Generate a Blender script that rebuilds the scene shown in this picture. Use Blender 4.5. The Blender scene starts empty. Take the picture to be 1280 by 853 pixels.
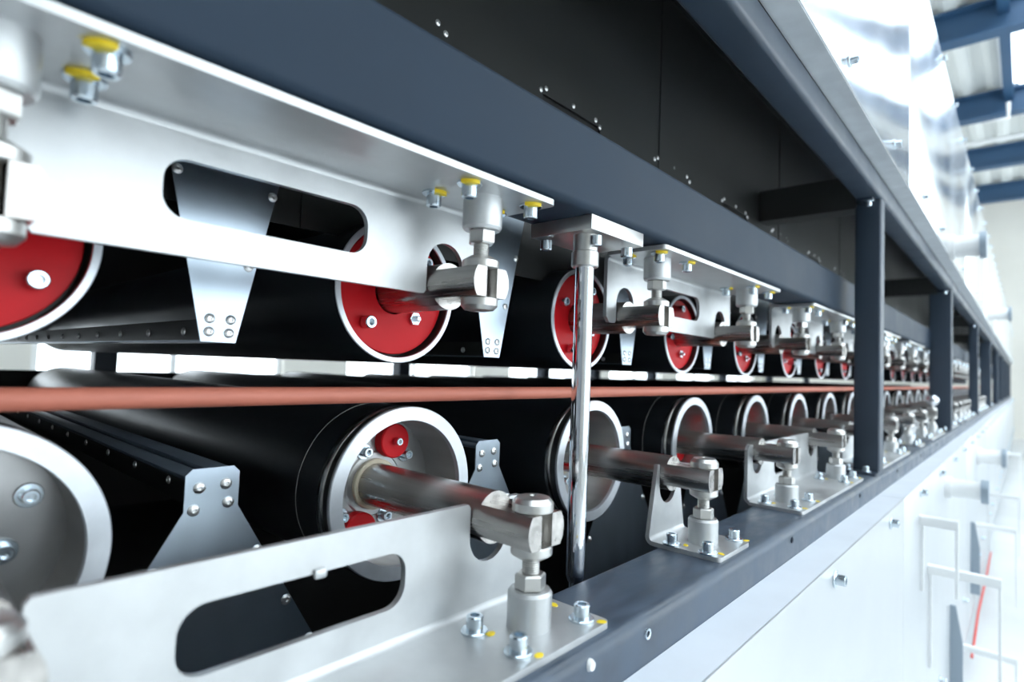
import bpy, bmesh, math, random
from mathutils import Matrix, Vector
random.seed(7)
sc = bpy.context.scene
col = sc.collection
PI = math.pi

# ------------------------------------------------------------------ camera
F_PX, YAW, PITCH, ROLL = 718.29, 0.7304, 0.0465, -0.0367
CAM = Vector((-0.4277, -0.5398, 0.1500))
fw = Vector((math.cos(YAW)*math.cos(PITCH), math.sin(YAW)*math.cos(PITCH), math.sin(PITCH)))
rt = Vector((math.sin(YAW), -math.cos(YAW), 0)); dn = fw.cross(rt)
c_, s_ = math.cos(ROLL), math.sin(ROLL)
R_ = c_*rt + s_*dn; D_ = -s_*rt + c_*dn
cd = bpy.data.cameras.new('camera'); cam = bpy.data.objects.new('camera', cd); col.objects.link(cam)
cam.matrix_world = Matrix(((R_.x, -D_.x, -fw.x, CAM.x), (R_.y, -D_.y, -fw.y, CAM.y), (R_.z, -D_.z, -fw.z, CAM.z), (0, 0, 0, 1)))
cd.sensor_width = 36.0; cd.lens = F_PX*36/1280; cd.clip_start = 0.01; cd.clip_end = 200
cd.dof.use_dof = True; cd.dof.focus_distance = 0.73; cd.dof.aperture_fstop = 3.6
sc.camera = cam

# ------------------------------------------------------------------ world, exposure
w = bpy.data.worlds.new('world'); sc.world = w; w.use_nodes = True
bg = w.node_tree.nodes['Background']; bg.inputs[0].default_value = (0.90, 0.95, 1.0, 1); bg.inputs[1].default_value = 7.0
sc.view_settings.view_transform = 'Standard'; sc.view_settings.look = 'None'
sc.view_settings.exposure = -0.45; sc.view_settings.gamma = 1.0; sc.view_settings.use_curve_mapping = False
sc.cycles.use_denoising = True
sc.cycles.max_bounces = 10; sc.cycles.diffuse_bounces = 5; sc.cycles.glossy_bounces = 5; sc.cycles.transparent_max_bounces = 8

# ------------------------------------------------------------------ materials
def mat(name, colr, rough=0.5, metal=0.0, var=0.0, scale=12.0, stretch=(1, 1, 1), bump=0.0, rvar=0.0, spec=0.5, coat=0.0, bscale=None, detail=5):
    m = bpy.data.materials.new(name); m.use_nodes = True
    nt = m.node_tree; b = nt.nodes['Principled BSDF']
    b.inputs['Base Color'].default_value = (*colr, 1); b.inputs['Roughness'].default_value = rough
    b.inputs['Metallic'].default_value = metal; b.inputs['Specular IOR Level'].default_value = spec
    if coat: b.inputs['Coat Weight'].default_value = coat; b.inputs['Coat Roughness'].default_value = 0.1
    if var or bump or rvar:
        tc = nt.nodes.new('ShaderNodeTexCoord'); mp = nt.nodes.new('ShaderNodeMapping'); nz = nt.nodes.new('ShaderNodeTexNoise')
        mp.inputs['Scale'].default_value = stretch
        nt.links.new(tc.outputs['Object'], mp.inputs[0]); nt.links.new(mp.outputs[0], nz.inputs['Vector'])
        nz.inputs['Scale'].default_value = scale; nz.inputs['Detail'].default_value = detail
        if var:
            mx = nt.nodes.new('ShaderNodeMix'); mx.data_type = 'RGBA'
            mx.inputs['A'].default_value = (*[max(0, c*(1-var)) for c in colr], 1); mx.inputs['B'].default_value = (*[min(1, c*(1+var)) for c in colr], 1)
            rp = nt.nodes.new('ShaderNodeMapRange'); rp.inputs[1].default_value = 0.3; rp.inputs[2].default_value = 0.7
            nt.links.new(nz.outputs[0], rp.inputs[0]); nt.links.new(rp.outputs[0], mx.inputs['Factor']); nt.links.new(mx.outputs['Result'], b.inputs['Base Color'])
        if rvar:
            rr = nt.nodes.new('ShaderNodeMapRange'); rr.inputs[1].default_value = 0.3; rr.inputs[2].default_value = 0.7
            rr.inputs[3].default_value = max(0.02, rough-rvar); rr.inputs[4].default_value = rough+rvar
            nt.links.new(nz.outputs[0], rr.inputs[0]); nt.links.new(rr.outputs[0], b.inputs['Roughness'])
        if bump:
            n2 = nz
            if bscale:
                n2 = nt.nodes.new('ShaderNodeTexNoise'); n2.inputs['Scale'].default_value = bscale; n2.inputs['Detail'].default_value = 2
                nt.links.new(mp.outputs[0], n2.inputs['Vector'])
            bp = nt.nodes.new('ShaderNodeBump'); bp.inputs['Strength'].default_value = bump; bp.inputs['Distance'].default_value = 0.01
            nt.links.new(n2.outputs[0], bp.inputs['Height']); nt.links.new(bp.outputs[0], b.inputs['Normal'])
    return m
M = dict(
    paint=mat('slate_paint', (0.030, 0.046, 0.070), 0.42, 0, 0.10, 7, bump=0.03, rvar=0.08),
    paint_beam=mat('slate_beam_paint', (0.019, 0.032, 0.051), 0.48, 0, 0.08, 6, rvar=0.05, spec=0.12),
    paint_worn=mat('slate_paint_worn', (0.050, 0.070, 0.100), 0.40, 0, 0.28, 22, (1, 3, 1), 0.05, 0.12),
    dark=mat('dark_panel', (0.030, 0.031, 0.030), 0.38, 0, 0.12, 2.0, rvar=0.04),
    black=mat('black_rubber', (0.017, 0.021, 0.026), 0.36, 0, 0.15, 5, rvar=0.05),
    groove=mat('dark_groove', (0.16, 0.155, 0.15), 0.28, 0.9),
    edge=mat('polished_edge', (0.42, 0.41, 0.40), 0.25, 1.0),
    hair=mat('pale_seam', (0.5, 0.48, 0.45), 0.5),
    alu=mat('machined_aluminium', (0.66, 0.69, 0.73), 0.40, 0.8, 0.05, 60, (1, 1, 1), 0.0),
    plate=mat('turned_plate', (0.46, 0.46, 0.46), 0.34, 0.85, 0.08, 30),
    bore=mat('turned_bore', (0.50, 0.49, 0.48), 0.30, 0.9, 0.10, 40, (1, 0.1, 1)),
    red=mat('red_lacquer', (0.60, 0.006, 0.012), 0.42, 0, 0.06, 9, spec=0.2),
    steel=mat('ground_steel', (0.46, 0.44, 0.42), 0.29, 1.0, 0.30, 70, (1, 0.03, 1), rvar=0.06),
    steel_light=mat('bright_steel', (0.60, 0.59, 0.57), 0.33, 0.9, 0.06, 30, rvar=0.05),
    bracket=mat('brushed_bracket', (0.56, 0.57, 0.575), 0.42, 0.75, 0.13, 16, (1, 1, 1), 0.0, 0.08),
    zinc=mat('galvanised_sheet', (0.50, 0.58, 0.66), 0.29, 0.95, 0.12, 14, (1, 1, 0.5), 0.0, 0.0, detail=2),
    bolt=mat('zinc_bolt', (0.66, 0.74, 0.80), 0.25, 1.0),
    rivet=mat('rivet', (0.80, 0.80, 0.80), 0.32, 0.9),
    hole=mat('socket_shadow', (0.05, 0.06, 0.08), 0.5, 0.6),
    yellow=mat('yellow_marker', (0.85, 0.62, 0.02), 0.5),
    chrome=mat('chrome', (0.74, 0.76, 0.80), 0.07, 1.0),
    tube=mat('red_silicone', (0.52, 0.16, 0.105), 0.55, 0, 0.05, 14, bump=0.02),
    cream=mat('cream_seal', (0.62, 0.55, 0.42), 0.5),
    stainless=mat('stainless_cladding', (0.84, 0.86, 0.88), 0.20, 1.0, 0.03, 3, (1, 1, 1), 0.03, 0.03, bscale=2.6),
    flange=mat('cladding_flange', (0.74, 0.77, 0.79), 0.40, 0.5, 0.08, 18, rvar=0.06),
    satin=mat('satin_cladding', (0.58, 0.60, 0.62), 0.34, 0.5, 0.03, 5, bump=0.03, bscale=3.0),
    ledge=mat('lit_ledge_sheet', (0.76, 0.80, 0.86), 0.42, 0.15, 0.04, 8),  # same sheet as the cladding, its brighter lighting put into the colour
    strip=mat('blued_strip', (0.17, 0.21, 0.26), 0.38, 0.35, 0.08, 20),
    white=mat('white_enamel', (0.82, 0.83, 0.83), 0.35),
    floor=mat('pale_floor', (0.72, 0.73, 0.73), 0.35, 0, 0.05, 2.0),
    wall=mat('cream_wall', (0.78, 0.76, 0.70), 0.7, 0, 0.03, 1.0),
    wall_toned=mat('toned_wall', (0.34, 0.35, 0.37), 0.7),  # unseen wall behind the viewer, greyed to cut light bounced onto the machine
    roof=mat('white_sheet', (0.74, 0.76, 0.74), 0.5, 0, 0.05, 1.5, (0.3, 3, 1)),
    rbeam=mat('blue_beam', (0.030, 0.085, 0.17), 0.5),
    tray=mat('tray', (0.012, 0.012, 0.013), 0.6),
    hose=mat('red_hose', (0.70, 0.05, 0.03), 0.4),
    bluedark=mat('blue_grey', (0.30, 0.36, 0.42), 0.4, 0.3),
)
def glass(name):
    m = bpy.data.materials.new(name); m.use_nodes = True; nt = m.node_tree
    nt.nodes.remove(nt.nodes['Principled BSDF']); o = nt.nodes['Material Output']
    t = nt.nodes.new('ShaderNodeBsdfTransparent'); t.inputs[0].default_value = (0.93, 0.96, 0.97, 1)
    g = nt.nodes.new('ShaderNodeBsdfGlossy'); g.inputs['Roughness'].default_value = 0.03
    x = nt.nodes.new('ShaderNodeMixShader'); x.inputs[0].default_value = 0.05
    nt.links.new(t.outputs[0], x.inputs[1]); nt.links.new(g.outputs[0], x.inputs[2]); nt.links.new(x.outputs[0], o.inputs[0])
    return m
M['glass'] = glass('window_glass')

# ------------------------------------------------------------------ mesh helpers
def finish(name, bm, m, parent=None, loc=(0, 0, 0), ang=32):
    bmesh.ops.recalc_face_normals(bm, faces=bm.faces)
    for f in bm.faces: f.smooth = True
    lim = math.radians(ang)
    for e in bm.edges:
        if len(e.link_faces) == 2: e.smooth = e.calc_face_angle(0) < lim
        else: e.smooth = False
    me = bpy.data.meshes.new(name); bm.to_mesh(me); bm.free()
    me.materials.append(M[m])
    return link(name, me, parent, loc)
def link(name, me, parent=None, loc=(0, 0, 0)):
    o = bpy.data.objects.new(name, me); col.objects.link(o); o.location = loc
    if parent: o.parent = parent
    return o
def again(src, parent, loc, rot=None):           # a copy that shares its mesh
    o = src.copy(); col.objects.link(o); o.parent = parent; o.location = loc
    if rot is not None: o.rotation_euler = rot
    return o
def empty(name, loc=(0, 0, 0)):
    o = bpy.data.objects.new(name, None); col.objects.link(o); o.location = loc; o.empty_display_size = 0.02
    return o
def tag(o, label, cat, group=None):
    o['label'] = label; o['category'] = cat
    if group: o['group'] = group
    return o
def struct(o, label=None):
    o['kind'] = 'structure'
    if label: o['label'] = label
    return o
def copy_tree(o, parent=None, loc=None):
    c = o.copy(); col.objects.link(c)
    if parent: c.parent = parent
    if loc is not None: c.location = loc
    for ch in o.children: copy_tree(ch, c)
    return c
def lathe(bm, prof, seg=32, axis='y', a0=0.0, close=False, off=(0, 0, 0)):
    """prof: (height, radius) pairs turned about the axis; radius 0 closes to a point"""
    rings = []
    def P(h, r, t):
        a, b = r*math.cos(t), r*math.sin(t)
        v = (a, h, b) if axis == 'y' else ((a, b, h) if axis == 'z' else (h, a, b))
        return (v[0]+off[0], v[1]+off[1], v[2]+off[2])
    for h, r in prof:
        if r <= 1e-9: rings.append([bm.verts.new(P(h, 0, 0))])
        else: rings.append([bm.verts.new(P(h, r, a0+2*PI*i/seg)) for i in range(seg)])
    pairs = list(zip(rings[:-1], rings[1:]))
    if close: pairs.append((rings[-1], rings[0]))
    for A, B in pairs:
        if len(A) == 1 and len(B) == 1: continue
        for i in range(seg):
            j = (i+1) % seg
            if len(A) == 1: bm.faces.new((A[0], B[i], B[j]))
            elif len(B) == 1: bm.faces.new((A[i], A[j], B[0]))
            else: bm.faces.new((A[i], A[j], B[j], B[i]))
    return bm
def lathed(name, prof, m, parent=None, loc=(0, 0, 0), seg=32, axis='y', ang=32, a0=0.0, close=False):
    return finish(name, lathe(bmesh.new(), prof, seg, axis, a0, close), m, parent, loc, ang)
def box(bm, lo, hi, bev=0.0, segs=2):
    r = bmesh.ops.create_cube(bm, size=1.0)
    vs = r['verts']
    for v in vs:
        v.co = Vector([lo[k] if v.co[k] < 0 else hi[k] for k in range(3)])
    if bev:
        es = list({e for v in vs for e in v.link_edges})
        bmesh.ops.bevel(bm, geom=es, offset=bev, segments=segs, affect='EDGES', profile=0.5)
    return bm
def boxed(name, lo, hi, m, parent=None, bev=0.0, loc=(0, 0, 0), segs=2):
    return finish(name, box(bmesh.new(), lo, hi, bev, segs), m, parent, loc)
def prism(bm, loops, d0, d1, plane='xz'):
    """fill a 2-D outline (first loop) with holes (other loops), pull it from d0 to d1"""
    def P(u, v, d): return (u, d, v) if plane == 'xz' else ((u, v, d) if plane == 'xy' else (d, u, v))
    edges = []; rings = []
    for lp in loops:
        vs = [bm.verts.new(P(u, v, d0)) for u, v in lp]; rings.append(vs)
        for i in range(len(vs)): edges.append(bm.edges.new((vs[i], vs[(i+1) % len(vs)])))
    fs = [g for g in bmesh.ops.triangle_fill(bm, edges=edges, use_beauty=True)['geom'] if isinstance(g, bmesh.types.BMFace)]
    top = {}
    for vs in rings:
        for v in vs:
            q = v.co.copy(); q[{'xz': 1, 'xy': 2, 'yz': 0}[plane]] = d1; top[v] = bm.verts.new(q)
    for f in list(fs): bm.faces.new([top[v] for v in f.verts])
    for vs in rings:
        for i in range(len(vs)):
            a, b = vs[i], vs[(i+1) % len(vs)]; bm.faces.new((a, b, top[b], top[a]))
    return bm
def rrect(x0, z0, x1, z1, r, n=6):
    out = []
    for cx, cz, a in ((x1-r, z1-r, 0), (x0+r, z1-r, PI/2), (x0+r, z0+r, PI), (x1-r, z0+r, 3*PI/2)):
        for i in range(n+1):
            t = a+PI/2*i/n; out.append((cx+r*math.cos(t), cz+r*math.sin(t)))
    return out
def rhs(name, x0, x1, y0, y1, z0, z1, r, m, parent=None, axis='x'):
    """rounded hollow-section tube, closed ends"""
    if axis == 'x': bm = prism(bmesh.new(), [rrect(y0, z0, y1, z1, r, 5)], x0, x1, 'yz')
    elif axis == 'z': bm = prism(bmesh.new(), [rrect(x0, y0, x1, y1, r, 5)], z0, z1, 'xy')
    else: bm = prism(bmesh.new(), [rrect(x0, z0, x1, z1, r, 5)], y0, y1, 'xz')
    return finish(name, bm, m, parent)
def wire(name, pts, r, m, parent=None, seg=10):
    cu = bpy.data.curves.new(name, 'CURVE'); cu.dimensions = '3D'; cu.bevel_depth = r; cu.bevel_resolution = 3; cu.use_fill_caps = True
    sp = cu.splines.new('POLY'); sp.points.add(len(pts)-1)
    for i, q in enumerate(pts): sp.points[i].co = (*q, 1)
    t = bpy.data.objects.new('tmp', cu); col.objects.link(t)
    me = bpy.data.meshes.new_from_object(t.evaluated_get(bpy.context.evaluated_depsgraph_get()))
    bpy.data.objects.remove(t); bpy.data.curves.remove(cu)
    me.name = name; me.materials.clear(); me.materials.append(M[m])
    for p_ in me.polygons: p_.use_smooth = True
    return link(name, me, parent)
ORD = ['first', 'second', 'third', 'fourth', 'fifth', 'sixth', 'seventh', 'eighth', 'ninth', 'tenth', 'eleventh', 'twelfth']

# ------------------------------------------------------------------ hall
ZF, ZR = -1.30, 5.50
HX0, HX1, HY0, HY1 = -7.0, 21.0, -6.0, 6.5
fl = struct(boxed('floor', (HX0, HY0, ZF-0.1), (HX1, HY1, ZF), 'floor'), 'pale grey hall floor')
struct(boxed('wall_end', (HX1, HY0, ZF), (HX1+0.2, HY1, ZR+0.6), 'wall'), 'cream end wall of the hall')
struct(boxed('wall_near', (HX0-0.2, HY0, ZF), (HX0, HY1, ZR+0.6), 'wall_toned'), 'grey hall wall behind the viewer, toned to cut bounced light')
def window_wall(name, y0, y1, z_sill, z_head, x_edges, label, n0):
    bm = bmesh.new()
    box(bm, (HX0, y0, ZF), (HX1, y1, z_sill)); box(bm, (HX0, y0, z_head), (HX1, y1, ZR+0.6))
    prev = HX0
    for a, b in x_edges:
        box(bm, (prev, y0, z_sill), (a, y1, z_head)); prev = b
    box(bm, (prev, y0, z_sill), (HX1, y1, z_head))
    struct(finish(name, bm, 'wall'), label)
    ym = (y0+y1)/2
    for k, (a, b) in enumerate(x_edges):
        e = struct(empty('window_%d' % (n0+k), (0, 0, 0)), 'tall white framed hall window')
        fr = bmesh.new()
        for lo, hi in (((a, ym-.03, z_sill), (a+.06, ym+.03, z_head)), ((b-.06, ym-.03, z_sill), (b, ym+.03, z_head)), ((a, ym-.03, z_sill), (b, ym+.03, z_sill+.06)), ((a, ym-.03, z_head-.06), (b, ym+.03, z_head)), (((a+b)/2-.03, ym-.03, z_sill), ((a+b)/2+.03, ym+.03, z_head))):
            box(fr, lo, hi)
        finish('window_frame', fr, 'white', e)
        for q0, q1 in ((a+.06, (a+b)/2-.03), ((a+b)/2+.03, b-.06)):
            boxed('pane', (q0, ym-.004, z_sill+.06), (q1, ym+.004, z_head-.06), 'glass', e)
window_wall('wall_front', HY0-.2, HY0, -0.9, 5.0, [(-0.6+2.7*i, -0.6+2.7*i+2.4) for i in range(8)], 'window wall on the open side of the hall', 1)
window_wall('wall_back', HY1, HY1+.2, -0.6, 2.6, [(-6.2+3.4*i, -6.2+3.4*i+2.5) for i in range(8)], 'cream wall with windows across the hall', 20)
# roof: corrugated white sheet in bays between blue beams, one bay strip is skylight
rv = struct(empty('ceiling'), 'white corrugated roof')
BX = [-6.2, -3.0, 0.2, 3.4, 6.9, 10.2, 13.6, 16.9, 20.2]
def corr(name, x0, x1, y0, y1, z):
    bm = bmesh.new(); n = max(2, int((y1-y0)/0.05)); rows = []
    for i in range(n+1):
        y = y0+(y1-y0)*i/n; ph = (y/0.44) % 1.0
        h = 0.09 if ph < .32 else (0.09*(1-(ph-.32)/.18) if ph < .5 else (0.0 if ph < .82 else 0.09*(ph-.82)/.18))
        rows.append((bm.verts.new((x0, y, z+h)), bm.verts.new((x1, y, z+h))))
    for a, b in zip(rows[:-1], rows[1:]): bm.faces.new((a[0], a[1], b[1], b[0]))
    return finish(name, bm, 'roof', rv, ang=20)
SKY0, SKY1 = -4.6, -0.30
edges = [HX0]+BX+[HX1]
sky_n = 40
for k, (a, b) in enumerate(zip(edges[:-1], edges[1:])):
    lit = -3.1 < a and b <= 13.7
    corr('roof_sheet', a, b, SKY1 if lit else HY0, HY1, ZR+0.25)
    if lit:
        corr('roof_sheet', a, b, HY0, SKY0, ZR+0.25)
        e = struct(empty('window_%d' % (sky_n+k)), 'skylight strip in the roof')
        boxed('pane', (a+.08, SKY0, ZR+.27), (b-.08, SKY1, ZR+.28), 'glass', e)
for i, x in enumerate(BX):
    e = empty('roof_beam', (x, 0, ZR)); bm = bmesh.new()
    box(bm, (-0.14, HY0, 0.20), (0.14, HY1, 0.24)); box(bm, (-0.14, HY0, -0.24), (0.14, HY1, -0.20)); box(bm, (-0.012, HY0, -0.20), (0.012, HY1, 0.20))
    finish('web', bm, 'rbeam', e)
    tag(e, ('dark blue steel roof beam, %s along the hall from the viewer' % ORD[i]), 'beam', 'blue roof beams')
tag(rhs('roof_purlin', HX0, 13.7, SKY1-0.09, SKY1+0.05, ZR+0.02, ZR+0.24, 0.01, 'rbeam'), 'blue purlin beside the bright roof skylight', 'beam')
tag(wire('roof_pipe', [(13.2, SKY1-.02, ZR-.16), (13.2, SKY1-.02, ZR-.45), (13.2, SKY1+.35, ZR-.45), (13.2, HY0, ZR-.32)], 0.035, 'white'), 'white pipe hung under the blue roof beams', 'pipe')
tag(wire('roof_conduit', [(15.3, HY0, ZR-.12), (15.3, HY1, ZR-.12)], 0.05, 'white'), 'white conduit running across the roof between two blue beams', 'pipe')

# ------------------------------------------------------------------ machine frame
P = 0.3905; UZ = 0.238; DY = 0.083
XE = 19.0
tag(rhs('lower_beam', -1.2, XE, -0.252, -0.142, -0.205, -0.0975, 0.013, 'paint_worn'), 'slate blue steel beam under the lower roller brackets', 'beam')
tag(rhs('upper_beam', -1.2, XE, -0.158, -0.052, 0.338, 0.4405, 0.010, 'paint_beam'), 'slate blue steel beam carrying the upper roller brackets', 'beam')
tag(rhs('top_chord', -1.2, XE, -0.252, -0.190, 0.647, 0.703, 0.010, 'paint'), 'slate blue top beam resting on the row of posts', 'beam')
lb = bpy.data.objects['lower_beam']
lathed('plug', [(-0.003, 0.0), (-0.003, 0.004), (0, 0.0055), (0.002, 0.0055)], 'white', lb, (0.013, -0.252, -0.110), 16)
lathed('screw_insert', [(-0.001, 0.0032), (-0.0015, 0.0055), (0.001, 0.006), (0.003, 0.003), (0.003, 0)], 'bolt', lb, (0.116, -0.252, -0.115), 16)
for k in range(5): lathed('screw_insert', [(-0.001, 0.0032), (-0.0015, 0.005), (0.001, 0.005), (0.003, 0.003), (0.003, 0)], 'hole', lb, (0.60+k*0.52, -0.252, -0.116), 12)

# common small hardware (meshes shared by all copies); z axis, head up
def socket_bolt_mesh():
    bm = lathe(bmesh.new(), [(0.003, 0.0), (0.003, 0.0078), (0.0142, 0.0078), (0.0155, 0.0068), (0.0155, 0.0043), (0.0095, 0.0043), (0.0095, 0)], 18, 'z')
    return bm
proto_par = empty('prototype_holder')
bolt_p = finish('bolt', socket_bolt_mesh(), 'bolt', proto_par)
wash_p = lathed('washer', [(0, 0.0042), (0, 0.0122), (0.0022, 0.0126), (0.0030, 0.0118), (0.0030, 0.0042)], 'bolt', proto_par, seg=24, axis='z')
rim_p = None
def arc_mark():
    bm = bmesh.new(); n = 8; vs = []
    for i in range(n+1):
        t = -0.8+1.6*i/n
        vs.append([bm.verts.new((r*math.cos(t), r*math.sin(t), z)) for r, z in ((0.0080, 0.0034), (0.0129, 0.0034), (0.0131, -0.0004), (0.0155, -0.0004+0.0006))])
    for a, b in zip(vs[:-1], vs[1:]):
        for k in range(3): bm.faces.new((a[k], a[k+1], b[k+1], b[k]))
    return bm
mark_p = finish('paint_mark', arc_mark(), 'yellow', proto_par)
dab_p = lathed('paint_mark', [(0, 0.0052), (0.0008, 0.0046), (0.0010, 0)], 'yellow', proto_par, seg=12, axis='z')
rivet_p = lathed('rivet', [(0, 0.0058), (0.0012, 0.0056), (0.0026, 0.0036), (0.0028, 0.0022), (0.0010, 0.0018), (0.0010, 0)], 'rivet', proto_par, seg=14, axis='z')
def bolt_at(parent, loc, up=1, mark=None, washer=True, scale=1.0):
    b = again(bolt_p, parent, loc, (0 if up > 0 else PI, 0, random.uniform(0, 6) if mark is None else 0)); b.scale = (scale,)*3
    if washer: again(wash_p, b, (0, 0, 0))
    if mark is not None: again(mark_p, b, (0, 0, 0), (0, 0, mark))
    return b
def bolt_dir(parent, loc, rot, scale=1.0, washer=True):
    b = again(bolt_p, parent, loc, rot); b.scale = (scale,)*3
    if washer: again(wash_p, b, (0, 0, 0))
    return b
NEGY = (PI/2, 0, 0)     # local +z towards -Y

# posts
POSTS = [(1.38, 0.058, -0.186), (3.37, 0.06, -0.152), (5.65, 0.058, -0.186), (7.95, 0.06, -0.152), (10.2, 0.058, -0.186), (12.4, 0.06, -0.152), (14.6, 0.058, -0.186), (16.8, 0.06, -0.152), (18.9, 0.058, -0.186)]
for i, (x, wd, yb) in enumerate(POSTS):
    e = empty('post', (x, 0, -0.0975))
    o = rhs('column', 0, wd, -0.249, yb, 0.006, 0.7445, 0.007, 'paint', e, 'z')
    bm = prism(bmesh.new(), [rrect(-0.045, -0.249, wd+0.012, yb+0.03, 0.008)], 0.0, 0.006, 'xy'); finish('foot_plate', bm, 'paint', e)
    if i < 3:
        bolt_at(e, (-0.026, -0.222, 0.006)); bolt_at(e, (-0.026, yb+0.006, 0.006))
        bm = prism(bmesh.new(), [rrect(-0.035, -0.235, 0.0, -0.195, 0.004)], 0.7375, 0.7435, 'xy'); finish('head_plate', bm, 'paint', e)
        bolt_at(e, (-0.018, -0.222, 0.7375), -1)
    tag(e, 'slate blue square steel post, %s from the viewer along the machine' % ORD[i], 'post', 'frame posts')
    tag(rhs('cross_beam', x-0.002, x+0.062, -0.190, 0.0735, 0.628, 0.722, 0.006, 'dark'), 'black cross beam running in from the head of the %s post' % ORD[i], 'beam', 'cross beams behind the posts')
# backing panels, dark reflection put into their colour, with slots and rivets
bp = empty('backing_panels', (0, 0.075, 0.30))
SLOTS = [(-0.33, -0.14), (-0.09, 0.094), (0.315, 0.492), (0.718, 0.892), (1.10, 1.285), (1.51, 1.67), (1.93, 2.09), (2.33, 2.50)]
pe = [-1.2, -0.06, 0.78, 1.62, 2.46, 3.4, 6.0, 9.0, 13.0, XE]
for a, b in zip(pe[:-1], pe[1:]):
    holes = [[(s0, 0.309), (s1, 0.309), (s1, 0.3215), (s0, 0.3215)] for s0, s1 in SLOTS if s0 > a+.01 and s1 < b-.01]
    bm = prism(bmesh.new(), [[(a+.002, 0), (b-.002, 0), (b-.002, 0.75), (a+.002, 0.75)]]+holes, 0.0, 0.003, 'xz')
    o = finish('panel', bm, 'dark', bp)
    boxed('seam_strip', (b-0.05, -0.002, 0.0), (b+0.05, 0.0, 0.75), 'dark', bp)
for s0, s1 in SLOTS:
    boxed('slot_backing', (s0-.004, 0.006, 0.300), (s1+.004, 0.009, 0.328), 'tray', bp)
    for q, h in ((s0-.006, .326), (s0+.008, .333), ((s0+s1)/2, .332), (s1-.016, .331), (s1-.001, .322)):
        r = again(rivet_p, bp, (q, 0.0, h), NEGY); r.scale = (.8,)*3
tag(bp, 'glossy sheet panels behind the upper beam, dark reflection in their colour', 'panel')
tag(boxed('soffit', (-1.2, -0.19, 1.02), (XE, 0.075, 1.03), 'dark'), 'dark sheet closing the machine above the beams', 'panel')
tag(boxed('light_block_tray', (-1.2, -0.304, -0.40), (XE, 2.0, -0.39), 'tray'), 'dark tray under the lower rollers, added to block floor light', 'tray')  # added to keep floor light out of the machine
tag(boxed('upper_cover', (-1.2, 0.09, 1.04), (XE, 2.0, 1.05), 'dark'), 'dark sheet covering the top of the upper rollers', 'panel')

# far side of the frame, seen through the slit between the rollers
tag(rhs('far_beam', -3.0, XE, 1.90, 2.0, -0.30, -0.02, 0.01, 'paint'), 'dark beam on the far side below the slit', 'beam')
tag(rhs('far_upper_beam', -3.0, XE, 1.90, 2.0, 0.30, 0.45, 0.01, 'paint'), 'dark beam on the far side above the slit', 'beam')
tag(boxed('far_upper_blocker', (-3.0, 1.86, 0.175), (XE, 1.865, 1.04), 'tray'), 'added dark sheet blocking light on the far side above the slit', 'panel')  # added as dark backing, keeps light out above the slit
tag(boxed('far_lower_blocker', (-3.0, 1.86, -0.39), (XE, 1.865, 0.085), 'tray'), 'added dark sheet blocking light on the far side below the slit', 'panel')  # added likewise, keeps the inside dark below the slit
for i, x in enumerate((-1.9, 0.11, 1.45, 2.67, 3.31, 4.23, 5.86, 7.41, 9.11)):
    tag(rhs('far_post', x, x+0.07, 1.93, 2.0, -0.02, 0.30, 0.006, 'paint', None, 'z'), 'small dark post across the bright slit, %s from the left' % ORD[i], 'post', 'far posts in the slit')

# ------------------------------------------------------------------ rollers
RL = 1.78
seg = 96
def shaft_mesh(y_in, dy):
    """round bar, milled flat top and bottom near its end, slotted for the stud"""
    bm = bmesh.new(); R = 0.026; f = 0.0155; y1 = -0.143+dy; y2 = -0.172+dy; y3 = -0.208+dy
    lathe(bm, [(y_in, 0), (y_in, R), (y1, R), (y1, 0)], 48)
    t0 = math.asin(f/R); arc = lambda a, b, n: [(R*math.cos(a+(b-a)*i/n), R*math.sin(a+(b-a)*i/n)) for i in range(n+1)]
    prism(bm, [arc(-t0, t0, 12)+arc(PI-t0, PI+t0, 12)], y1, y2)
    h = 0.0078
    prism(bm, [[(h, -f)]+arc(-t0, t0, 12)+[(h, f)]], y2, y3-0.0008); prism(bm, [[(-h, f)]+arc(PI-t0, PI+t0, 12)+[(-h, -f)]], y2, y3-0.0008)
    return bm
# lower roller
lo = empty('lower_roller')
lathed('drum', [(0.0035, 0.090), (0.0035, 0.0975), (0.0175, 0.0975), (0.0215, 0.0992), (0.0245, 0.1000), (0.0290, 0.1000), (RL, 0.1000), (RL, 0)], 'black', lo, seg=seg, ang=60)
lathed('shoulder', [(0.0040, 0.0960), (0.0040, 0.0978), (0.0170, 0.0978), (0.0172, 0.0960)], 'groove', lo, seg=seg, ang=60)
lathed('edge_band', [(0.0168, 0.0970), (0.0176, 0.0984), (0.0205, 0.1000), (0.0240, 0.1004), (0.0262, 0.1003), (0.0262, 0.0970)], 'edge', lo, seg=seg, ang=60)
lathed('seam_line', [(0.0695, 0.0998), (0.0696, 0.1003), (0.0704, 0.1003), (0.0705, 0.0998)], 'hair', lo, seg=seg)
lathed('end_ring', [(0.0660, 0.0845), (0.0012, 0.0833), (0, 0.0840), (0, 0.0992), (0.0010, 0.1002), (0.0045, 0.1002), (0.0045, 0.090)], 'alu', lo, seg=seg)
lathed('bore', [(0.0040, 0.0834), (0.0670, 0.0834)], 'bore', lo, seg=seg)
ep = lathed('end_plate', [(0.0665, 0.0842), (0.0665, 0.0400), (0.0650, 0.0380), (0.0650, 0.0255), (0.072, 0.0255)], 'plate', lo, seg=64)
lathed('seal_ring', [(0.0655, 0.0312), (0.0600, 0.0312), (0.0590, 0.0300), (0.0590, 0.0262), (0.066, 0.0262)], 'cream', lo, seg=40)
finish('shaft', shaft_mesh(0.070, 0), 'steel', lo)
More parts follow.
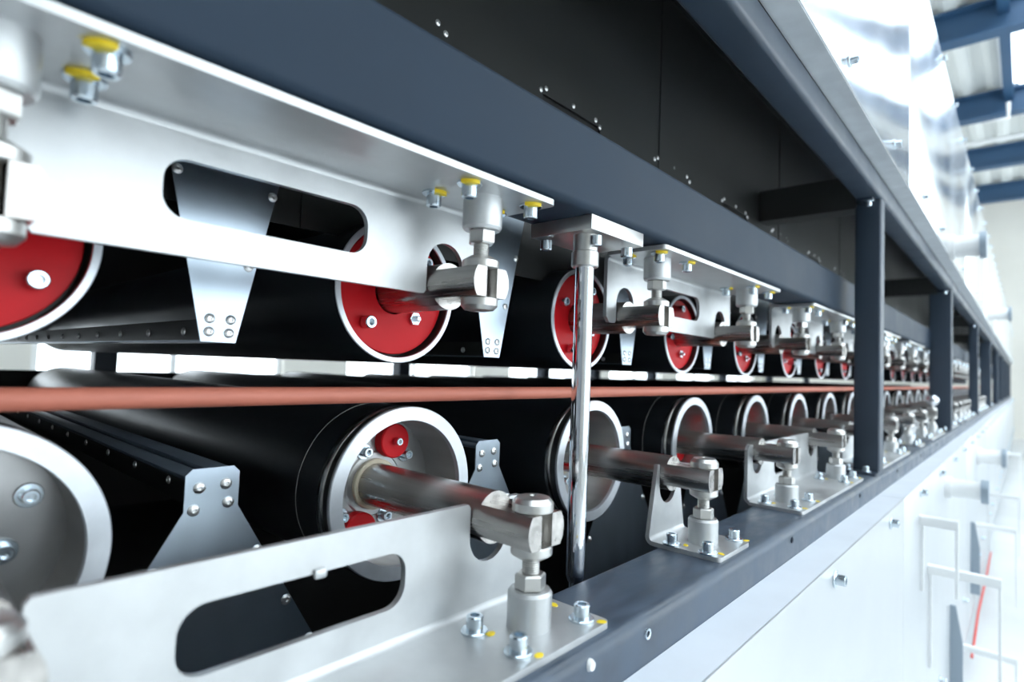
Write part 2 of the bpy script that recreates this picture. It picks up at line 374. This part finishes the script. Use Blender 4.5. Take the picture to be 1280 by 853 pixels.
for a in (68, 246):
    t = math.radians(a); c = (0.0565*math.cos(t), 0.0665, 0.0565*math.sin(t))
    q = lathed('red_buffer', [(0, 0.0215), (-0.0125, 0.0215), (-0.0140, 0.0200), (-0.0140, 0)], 'red', lo, c, 32)
    bolt_dir(q, (0, -0.0140, 0), NEGY, 0.62, False)
for a, r in ((112, 0.044), (36, 0.056), (292, 0.044), (216, 0.056), (160, 0.060)):
    t = math.radians(a); bolt_dir(lo, (r*math.cos(t), 0.0665, r*math.sin(t)), NEGY, 0.80)
# upper roller
up = empty('upper_roller')
y0 = 0.0304; RU = 0.0874
lathed('drum', [(y0+.002, 0.083), (y0+.002, RU-.0004), (y0+.003, RU), (y0+.007, RU), (RL, RU), (RL, 0)], 'black', up, seg=seg, ang=60)
lathed('end_ring', [(y0+.0015, 0.0803), (y0, 0.0810), (y0, RU-.0008), (y0+.0008, RU+.0001), (y0+.0024, RU+.0001), (y0+.0024, 0.082)], 'alu', up, seg=seg)
lathed('bore', [(y0+.0012, 0.0805), (y0+.028, 0.0805), (y0+.028, 0.0)], 'dark', up, seg=seg)
lathed('end_disc', [(y0+.0175, 0.0768), (y0+.0117, 0.0768), (y0+.0110, 0.0760), (y0+.0110, 0.0275), (y0+.0175, 0.0275)], 'red', up, seg=72)
finish('shaft', shaft_mesh(y0+.026, DY), 'steel', up)
for a in (225, 45, 135):
    t = math.radians(a); bolt_dir(up, (0.0575*math.cos(t), y0+.011, 0.0575*math.sin(t)), NEGY, 0.98, False)
n_p = None
def nut_stud(parent, loc):
    bm = lathe(bmesh.new(), [(0, 0.0085), (0.005, 0.0085), (0.005, 0.0040), (0.0105, 0.0040), (0.0115, 0.0030), (0.0115, 0)], 6, 'z')
    return finish('nut', bm, 'bolt', parent, loc)
nn = nut_stud(up, (0.0440*math.cos(math.radians(-44)), y0+.011, 0.0440*math.sin(math.radians(-44)))); nn.rotation_euler = NEGY
N_NEAR, N_FAR = 9, 24
def spin_disc(root, ang):
    """turn the fixings of a roller about its own axis"""
    for ch in root.children:
        if ch.name.split('.')[0] in ('red_buffer', 'bolt', 'nut'):
            v = Vector((ch.location.x, 0, ch.location.z)); a = math.atan2(v.z, v.x)+ang; r = v.length
            ch.location.x = r*math.cos(a); ch.location.z = r*math.sin(a)
lower_spin = {0: 0.0, -1: 0.95}; upper_spin = {0: 0.0, -1: 1.737, 1: 0.33, 2: -0.645}
def where(n):
    if n == -1: return 'leftmost in view, cut by the left edge'
    return '%s from the left edge' % ORD[n+1]
seen_l = {}
for n in range(-1, N_FAR):
    for row, root0 in (('lower', lo), ('upper', up)):
        root = copy_tree(root0, None, (n*P, 0, 0 if row == 'lower' else UZ))
        sp = (lower_spin if row == 'lower' else upper_spin).get(n)
        spin_disc(root, random.uniform(-2, 2) if sp is None else sp)
        if row == 'lower' and n == -1:
            bu = [c for c in root.children if c.name.startswith('red_buffer')]
            for c in bu:
                if c.location.z < 0:
                    for g in list(c.children): bpy.data.objects.remove(g)
                    bpy.data.objects.remove(c)
            bo = [c for c in root.children if c.name.startswith('bolt')]
            bo[0].location.x, bo[0].location.z = 0.0565, 0.0320
        if n < N_NEAR:
            desc = 'black lower roller with thick aluminium end ring' if row == 'lower' else 'black upper roller with red end disc'
            tag(root, desc+', '+where(n), 'roller', row+' rollers')
        else:
            tag(root, 'tiny far %s roller beyond the second post' % row, 'roller', 'far %s rollers' % row)
        if row == 'lower' and n in (1,):
            for ch in list(root.children):
                if ch.name.startswith('seam_line'): bpy.data.objects.remove(ch)
for r0 in (lo, up):
    for ch in list(r0.children):
        for g in list(ch.children):
            for gg in list(g.children): bpy.data.objects.remove(gg)
            bpy.data.objects.remove(g)
        bpy.data.objects.remove(ch)
    bpy.data.objects.remove(r0)

# ------------------------------------------------------------------ brackets
# stud hardware, built once: z axis up, shaft centre at the origin, plate at -0.0912
hp = empty('hardware_holder')
boss_p = lathed('boss', [(-0.0912, 0.0210), (-0.0595, 0.0210), (-0.0565, 0.0190), (-0.0565, 0.008)], 'bracket', hp, seg=40, axis='z')
def hexnut():
    return lathe(bmesh.new(), [(-0.0568, 0.0085), (-0.0568, 0.0132), (-0.0555, 0.0148), (-0.0435, 0.0148), (-0.0418, 0.0130), (-0.0418, 0.0070)], 6, 'z', 0.3)
nut_p = finish('hex_nut', hexnut(), 'steel_light', hp, ang=15)
def stud():
    prof = [(-0.058, 0.0)]; z = -0.058
    while z < 0.012:
        prof += [(z, 0.0077), (z+0.0010, 0.0084)]; z += 0.0020
    prof += [(0.022, 0.0077), (0.022, 0)]
    return lathe(bmesh.new(), prof, 20, 'z')
stud_p = finish('stud', stud(), 'steel_light', hp, ang=60)
colA_p = lathed('seat_collar', [(-0.0290, 0.0080), (-0.0290, 0.0110), (-0.0250, 0.0180), (-0.0235, 0.0197), (-0.0165, 0.0197), (-0.0155, 0.0187), (-0.0155, 0.008)], 'steel_light', hp, seg=28, axis='z', ang=20)
colB_p = lathed('cap_collar', [(0.0155, 0.008), (0.0155, 0.0187), (0.0165, 0.0197), (0.0240, 0.0197), (0.0285, 0.0158), (0.0295, 0.0110), (0.0300, 0.0035), (0.0285, 0.0025), (0.0285, 0)], 'steel_light', hp, seg=28, axis='z', ang=20)
LZ = -0.0912; TH = 0.0063; YI, YO = -0.135, -0.2385
def notch(x, zt, zc, r, n=12):
    return [(x-r, zt-.004), (x-r, zc)]+[(x-r*math.cos(PI*i/n), zc-r*math.sin(PI*i/n)) for i in range(1, n)]+[(x+r, zc), (x+r, zt-.004)]
def upright(xs, single, dz, s):
    """vertical leg of the angle bracket; s=-1 hangs it upside down"""
    x0, x1 = xs[0]-0.0555, xs[-1]+0.0555
    zt = 0.0150-dz; zc = -0.0180-dz; zb = LZ+0.006
    top = []
    for i, x in enumerate(xs):
        nt_ = notch(x, zt, zc, 0.0268)
        if single: top += [(x-0.0335, zt)]+[(x-0.0285, zt)]+nt_+[(x+0.0285, zt), (x+0.0335, zt)]
        elif i == 0: top += [(x0, zt-.009), (x0+.009, zt), (x-0.0298, zt)]+nt_+[(x+0.0298, zt)]
        else: top += [(x-0.0298, zt)]+nt_+[(x+0.0298, zt), (x1-.009, zt), (x1, zt-.009)]
    out = [(x0, zb)]+top+[(x1, zb)]
    loops = [out]
    if not single and len(xs) == 2: loops.append(rrect(xs[0]+0.104, -0.0600-dz*1.2, xs[1]-0.104, -0.0125-dz*1.2, 0.0185, 8))
    bm = prism(bmesh.new(), loops, YI, YI+TH)
    # bend between the two legs
    n = 5; rows = []
    for i in range(n+1):
        t = PI/2*i/n
        rows.append([bm.verts.new((xx, YI-0.006+(0.006+e)*math.cos(t), LZ+0.006-(0.006+e)*math.sin(t))) for xx in (x0, x1) for e in (0, TH)])
    for a, b in zip(rows[:-1], rows[1:]):
        for q in ((0, 2), (2, 3), (3, 1), (1, 0)): bm.faces.new((a[q[0]], a[q[1]], b[q[1]], b[q[0]]))
    if s < 0:
        for v in bm.verts: v.co.z = -v.co.z
    return bm
def base_plate(xs, s):
    x0, x1 = xs[0]-0.0555, xs[-1]+0.0555
    if len(xs) == 2: x0 -= 0.011; x1 += 0.011
    o = []
    r = 0.007
    for cx, cy, a in ((x1-r, YI-0.006, None), (x0+r, YI-0.006, None), (x0+r, YO+r, PI), (x1-r, YO+r, 3*PI/2)):
        if a is None: o.append((x1 if cx > 0.5*(x0+x1) else x0, YI-0.006))
        else: o += [(cx+r*math.cos(a+PI/2*i/4), cy+r*math.sin(a+PI/2*i/4)) for i in range(5)]
    return prism(bmesh.new(), [o], s*LZ if s > 0 else -LZ, (LZ-TH) if s > 0 else (-LZ+TH), 'xy')
def flip(o, s):
    if s < 0: o.rotation_euler = (PI, 0, 0)
cache = {}
def bracket(ns, row, label, group, detail=True):
    s = 1 if row == 'lower' else -1
    e = empty(row+'_bracket', (ns[0]*P, 0 if s > 0 else DY, 0 if s > 0 else UZ))
    xs = [(n-ns[0])*P for n in ns]
    key = (row, len(ns))
    if key not in cache:
        cache[key] = (finish('upright_plate', upright(xs, len(ns) == 1, 0.0 if s > 0 else 0.0045, s), 'bracket', e), finish('base_plate', base_plate(xs, s), 'bracket', e))
    else:
        for q in cache[key]: again(q, e, (0, 0, 0))
    for x in xs:
        # Y of the pin is -0.191
        for q in (boss_p, nut_p, stud_p, colA_p, colB_p):
            if not detail and q in (nut_p,): pass
            o = again(q, e, (x, -0.191, 0)); flip(o, s)
            if q is nut_p: o.rotation_euler.z = random.uniform(0, 1)
        for bx_, by_ in ((0.0465, -0.2185), (-0.0465, -0.2185), (-0.0465, -0.1655), (0.0465, -0.1655)):
            if detail:
                bolt_at(e, (x+bx_, by_, s*LZ), s, random.uniform(1.2, 2.3) if s < 0 else None)
                if s > 0:
                    d = again(dab_p, e, (x+bx_+random.uniform(.008, .012), by_-random.uniform(.012, .016), LZ), (0, 0, random.uniform(0, 3))); d.scale = (1.0, .7, 1)
            else: bolt_at(e, (x+bx_, by_, s*LZ), s, None)
    tag(e, label, 'bracket', group)
    return e
def bname(ns, row):
    k = 'pair' if len(ns) == 2 else 'single'
    if ns[0] == -1: return 'long steel angle bracket at the left edge holding two %s roller shafts' % row
    if len(ns) == 2: return 'steel angle bracket holding the %s and %s %s roller shafts' % (ORD[ns[0]+1], ORD[ns[1]+1], row)
    return 'short steel angle bracket holding only the %s %s roller shaft' % (ORD[ns[0]+1], row)
LOWERS = [(-1, 0), (1,), (2, 3), (4, 5), (6,), (7, 8), (9, 10), (11,), (12, 13), (14, 15), (16,), (17, 18), (19, 20), (21,), (22, 23)]
UPPERS = [(2*k-1, 2*k) for k in range(0, 12)]
for L_, row in ((LOWERS, 'lower'), (UPPERS, 'upper')):
    for ns in L_:
        if ns[0] < 9: bracket(ns, row, bname(ns, row) if ns[-1] < 11 else 'steel bracket at the second post', row+' brackets')
        else: bracket(ns, row, 'tiny far %s row bracket beyond the second post' % row, 'far %s brackets' % row, False)

b0 = [o for o in bpy.data.objects if o.name == 'lower_bracket'][0]
boxed('weld_tab', (P-0.1930, YI-0.004, -0.0165), (P-0.1820, YI+0.001, -0.0085), 'bracket', b0, 0.0025)

# ------------------------------------------------------------------ scraper bars between the rollers
def scraper_low():
    e = empty('lower_scraper')
    zs = 0.0405
    pl = [(-0.0255, 0.0), (-0.0255, zs-.006), (-0.0195, zs), (0.0195, zs), (0.0255, zs-.006), (0.0255, 0.0), (0.1600, -0.2300), (0.1600, -0.36), (-0.1600, -0.36), (-0.1600, -0.2300)]
    p_ = finish('end_plate', prism(bmesh.new(), [pl], 0.0600, 0.0615), 'zinc', e)
    for x, z in ((-0.0125, 0.022), (0.0125, 0.0235), (-0.0165, 0.001), (0.0155, 0.0045), (0.048, -0.050), (-0.049, -0.052), (0.083, -0.110), (-0.083, -0.112), (0.112, -0.160), (-0.112, -0.160)):
        again(rivet_p, p_, (x, 0.0600, z), NEGY)
    boxed('front_strip', (-0.0250, 0.0617, 0.0300), (-0.0035, 1.76, 0.0340), 'strip', e, 0.001)
    boxed('rear_strip', (0.0005, 0.0617, 0.0310), (0.0240, 1.76, 0.0370), 'strip', e, 0.001)
    boxed('web', (-0.0250, 0.0617, 0.0080), (-0.0225, 1.76, 0.0298), 'dark', e)
    for k in range(12):
        r = again(rivet_p, e, (-0.0252, 0.105+0.11*k, 0.0245), (0, -PI/2, 0)); r.scale = (.7,)*3
    return e
def scraper_up():
    e = empty('upper_scraper')
    b = -0.0735; t = 0.145
    pl = [(-0.0165, b), (0.0165, b), (0.0165+(t-b)*0.213, t), (-0.0165-(t-b)*0.213, t)]
    p_ = finish('end_plate', prism(bmesh.new(), [pl], 0.0550, 0.0565), 'zinc', e)
    for x, z in ((-0.0095, -0.0505), (0.0105, -0.0505), (-0.0095, -0.0635), (0.0095, -0.0640), (-0.046, 0.088), (0.046, 0.083), (0.025, 0.005), (-0.030, 0.030)):
        r = again(rivet_p, p_, (x, 0.0550, z), NEGY); r.scale = (.85,)*3
    boxed('lip', (-0.0165, 0.0567, b), (0.0165, 1.76, b+0.0015), 'zinc', e)
    boxed('web', (-0.0165, 0.0567, b+0.0017), (-0.0145, 1.76, b+0.022), 'dark', e)
    for k in range(12):
        r = again(rivet_p, e, (-0.0167, 0.10+0.11*k, b+0.010), (0, -PI/2, 0)); r.scale = (.75,)*3
    return e
sl, su = scraper_low(), scraper_up()
for n in range(-1, 13):
    a = sl if n == -1 else copy_tree(sl); a.location = ((n+.5)*P+0.002, 0, 0)
    b = su if n == -1 else copy_tree(su); b.location = ((n+.5)*P-0.003, 0, UZ)
    for o, row in ((a, 'lower'), (b, 'upper')):
        if n < N_NEAR-1: tag(o, 'galvanised scraper plate and bar between the %s and %s %s rollers' % (ORD[n+1], ORD[n+2], row), 'scraper', row+' scrapers')
        else: tag(o, 'tiny far %s scraper beyond the second post' % row, 'scraper', 'far %s scrapers' % row)

# ------------------------------------------------------------------ guide rods with clamp blocks
def guide_rod(X, label):
    e = empty('guide_rod', (X, -0.127, 0))
    lathed('rod', [(-0.22, 0), (-0.22, 0.0075), (-0.108, 0.0075), (-0.108, 0.0090), (-0.100, 0.0118), (0.3195, 0.0118), (0.3195, 0)], 'chrome', e, seg=40, axis='z', ang=8)
    lathed('collar', [(0.2790, 0.0120), (0.2790, 0.0160), (0.2805, 0.0172), (0.2975, 0.0172), (0.2990, 0.0155), (0.3194, 0.0155), (0.3194, 0.012)], 'steel_light', e, seg=20, axis='z', ang=25)
    boxed('clamp_block', (-0.0270, -0.0270, 0.3195), (0.0980, 0.0680, 0.3380), 'steel_light', e, 0.001)
    for x, y in ((-0.014, 0.052), (-0.002, -0.0165), (0.080, -0.012), (0.080, 0.052)): bolt_at(e, (x, y, 0.3195), -1, None, False)
    tag(e, label, 'rod', 'chrome guide rods')
guide_rod(0.165, 'chrome vertical rod with square clamp block, nearest of the rods')
guide_rod(0.165+5*P, 'chrome vertical rod standing between the first two posts')
guide_rod(0.165+10*P, 'chrome vertical rod standing behind the second post')
tag(lathed('red_tube', [(-1.6, 0), (-1.6, 0.0088), (XE, 0.0088), (XE, 0)], 'tube', None, (0, 0.0, 0.1142), 28, 'x'), 'long red rubber tube running in the slit between the roller rows', 'tube')
bk = empty('ball_knob', (8*P, -0.191, 0.0300)); 
lathed('ball', [(0.006+0.028-0.028*math.cos(PI*i/16), 0.028*math.sin(PI*i/16)) for i in range(17)], 'chrome', bk, seg=32, axis='z', ang=60); lathed('stem', [(0, 0.008), (0.010, 0.006), (0.010, 0)], 'steel_light', bk, seg=16, axis='z')
tag(bk, 'shiny ball knob on a lower stud in front of the second post', 'knob')

# ------------------------------------------------------------------ cladding
uc = empty('upper_cladding', (0, -0.295, 0.705))
SE = [-1.2, 1.51, 3.55, 5.59, 7.63, 9.67, 11.7, 13.7, 15.8, XE]
for a, b in zip(SE[:-1], SE[1:]):
    o = boxed('panel', (a+.0015, 0.0, 0.0), (b-.0015, 0.0025, 0.76), 'stainless', uc, 0.0008)
    boxed('flange', (a+.0015, 0.0025, -0.0015), (b-.0015, 0.046, 0.0005), 'flange', uc)
    for k in range(int((b-a)/0.5)+1):
        q = b-0.245-0.5*k
        if a+.05 < q and q > 0.1:
            bolt_dir(uc, (q, 0.0, 0.043), NEGY, 1.0); bolt_dir(uc, (q, 0.0, 0.715), NEGY, 1.3)
tag(uc, 'polished stainless cladding sheets above the top beam', 'cladding')
lc = empty('lower_cladding', (0, -0.309, -0.145))
SL = [-1.2, 1.34, 3.38, 5.42, 7.46, 9.5, 11.5, 13.6, 15.6, XE]
for a, b in zip(SL[:-1], SL[1:]):
    boxed('panel', (a+.002, 0.0, -1.0), (b-.002, 0.003, 0.0), 'satin', lc, 0.001)
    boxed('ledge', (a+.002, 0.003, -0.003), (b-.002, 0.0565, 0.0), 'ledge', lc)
    for k in range(int((b-a)/0.51)+1):
        q = b-0.20-0.512*k
        if a+.05 < q and q > 0.1:
            bolt_dir(lc, (q, 0.0, -0.025), NEGY, 1.1)
            if q > 1.4: bolt_dir(lc, (q, 0.0, -0.75), NEGY, 1.3)
boxed('plinth', (-1.2, 0.03, -1.155), (XE, 0.06, -1.0), 'bluedark', lc)
tag(lc, 'pale cladding sheets with ledge below the lower beam', 'cladding')

# pipes, frames and fins standing out of the cladding
def stub(X, z, r, ln, yb, label):
    e = empty('pipe_stub', (X, yb, z))
    lathed('pipe', [(-ln, 0), (-ln, r), (0, r)], 'white', e, seg=28); lathed('flange', [(-ln-.01, 0), (-ln-.01, r*1.28), (-ln+.012, r*1.28), (-ln+.012, r)], 'bluedark', e, seg=28); lathed('socket', [(-.02, r), (-.02, r*1.2), (0, r*1.2)], 'white', e, seg=28)
    tag(e, label, 'pipe')
stub(2.67, 0.740, 0.045, 0.115, -0.295, 'white pipe stub on the upper cladding beside the second post')
stub(6.2, 0.78, 0.05, 0.145, -0.295, 'small far white pipe stub on the upper cladding')
stub(2.35, -0.245, 0.034, 0.118, -0.309, 'white pipe stub on the lower cladding below the second post')
stub(4.3, -0.30, 0.045, 0.13, -0.309, 'far white pipe stub on the lower cladding')
def hoop(X, z, ln, h, label):
    e = empty('rail_frame', (X, -0.309, z))
    rhs('rail', -0.012, 0.012, -ln, 0.0, -0.014, 0.014, 0.004, 'white', e, 'y')
    rhs('hanger', -0.004, 0.004, -ln, -ln+.008, -h, -0.0145, 0.002, 'white', e, 'z'); rhs('hanger', -0.004, 0.004, -0.011, -0.003, -h, -0.0145, 0.002, 'white', e, 'z')
    tag(e, label, 'bracket', 'white rail frames on the lower cladding')
hoop(1.82, -0.43, 0.176, 0.30, 'white square rail frame standing out of the lower cladding, nearest of its row')
hoop(1.62, -0.245, 0.09, 0.20, 'short white rail frame under the ledge past the first post')
hoop(3.9, -0.66, 0.19, 0.42, 'white square rail frame standing out of the lower cladding, second of its row')
hoop(2.9, -1.02, 0.20, 0.25, 'low white rail frame close to the floor')
hoop(5.6, -0.72, 0.19, 0.45, 'white square rail frame standing out of the lower cladding, third of its row')
hoop(7.5, -0.55, 0.19, 0.6, 'white square rail frame standing out of the lower cladding, fourth of its row')
def fin(X, z0, z1, label):
    bm = prism(bmesh.new(), [[(0, z0), (0, z1), (-0.018, z1), (-0.040, z1-.14), (-0.040, z0)]], -0.006, 0.006, 'yz')
    o = finish('stiffener_fin', bm, 'bluedark'); o.location = (X, -0.309, 0); tag(o, label, 'fin', 'blue grey fins')
fin(2.54, -1.12, -0.74, 'blue grey stiffener fin on the lower cladding, nearer of the two')
fin(3.70, -1.0, -0.61, 'blue grey stiffener fin on the lower cladding, farther of the two')
tag(wire('red_hose', [(3.3, -0.335, -1.20), (3.9, -0.33, -1.16), (4.6, -0.335, -1.15), (5.4, -0.33, -1.16), (5.8, -0.32, -1.22)], 0.006, 'hose'), 'thin red hose along the foot of the lower cladding', 'hose')
# next row of machine cabinets along the aisle
for k in range(4):
    e = empty('cabinet', (4.0+3.6*k, -1.55, ZF))
    boxed('body', (0, -0.8, 0.08), (1.6, 0, 1.05+0.12*(k % 2)), 'white', e, 0.01); boxed('plinth', (0.03, -0.77, 0.0), (1.57, -0.03, 0.08), 'bluedark', e)
    for q in (0.02, 0.81): 
        d = boxed('door', (q, 0.0, 0.12), (q+.77, 0.018, 1.0), 'white', e, 0.004); boxed('handle', (q+.66, 0.018, 0.5), (q+.69, 0.04, 0.68), 'bluedark', d, 0.003)
    tag(e, 'white cabinet across the aisle, %s along the hall' % ORD[k], 'cabinet', 'white cabinets across the aisle')

for h_ in (proto_par, hp):
    for ch in list(h_.children):
        for g in list(ch.children): bpy.data.objects.remove(g)
        bpy.data.objects.remove(ch)
    bpy.data.objects.remove(h_)
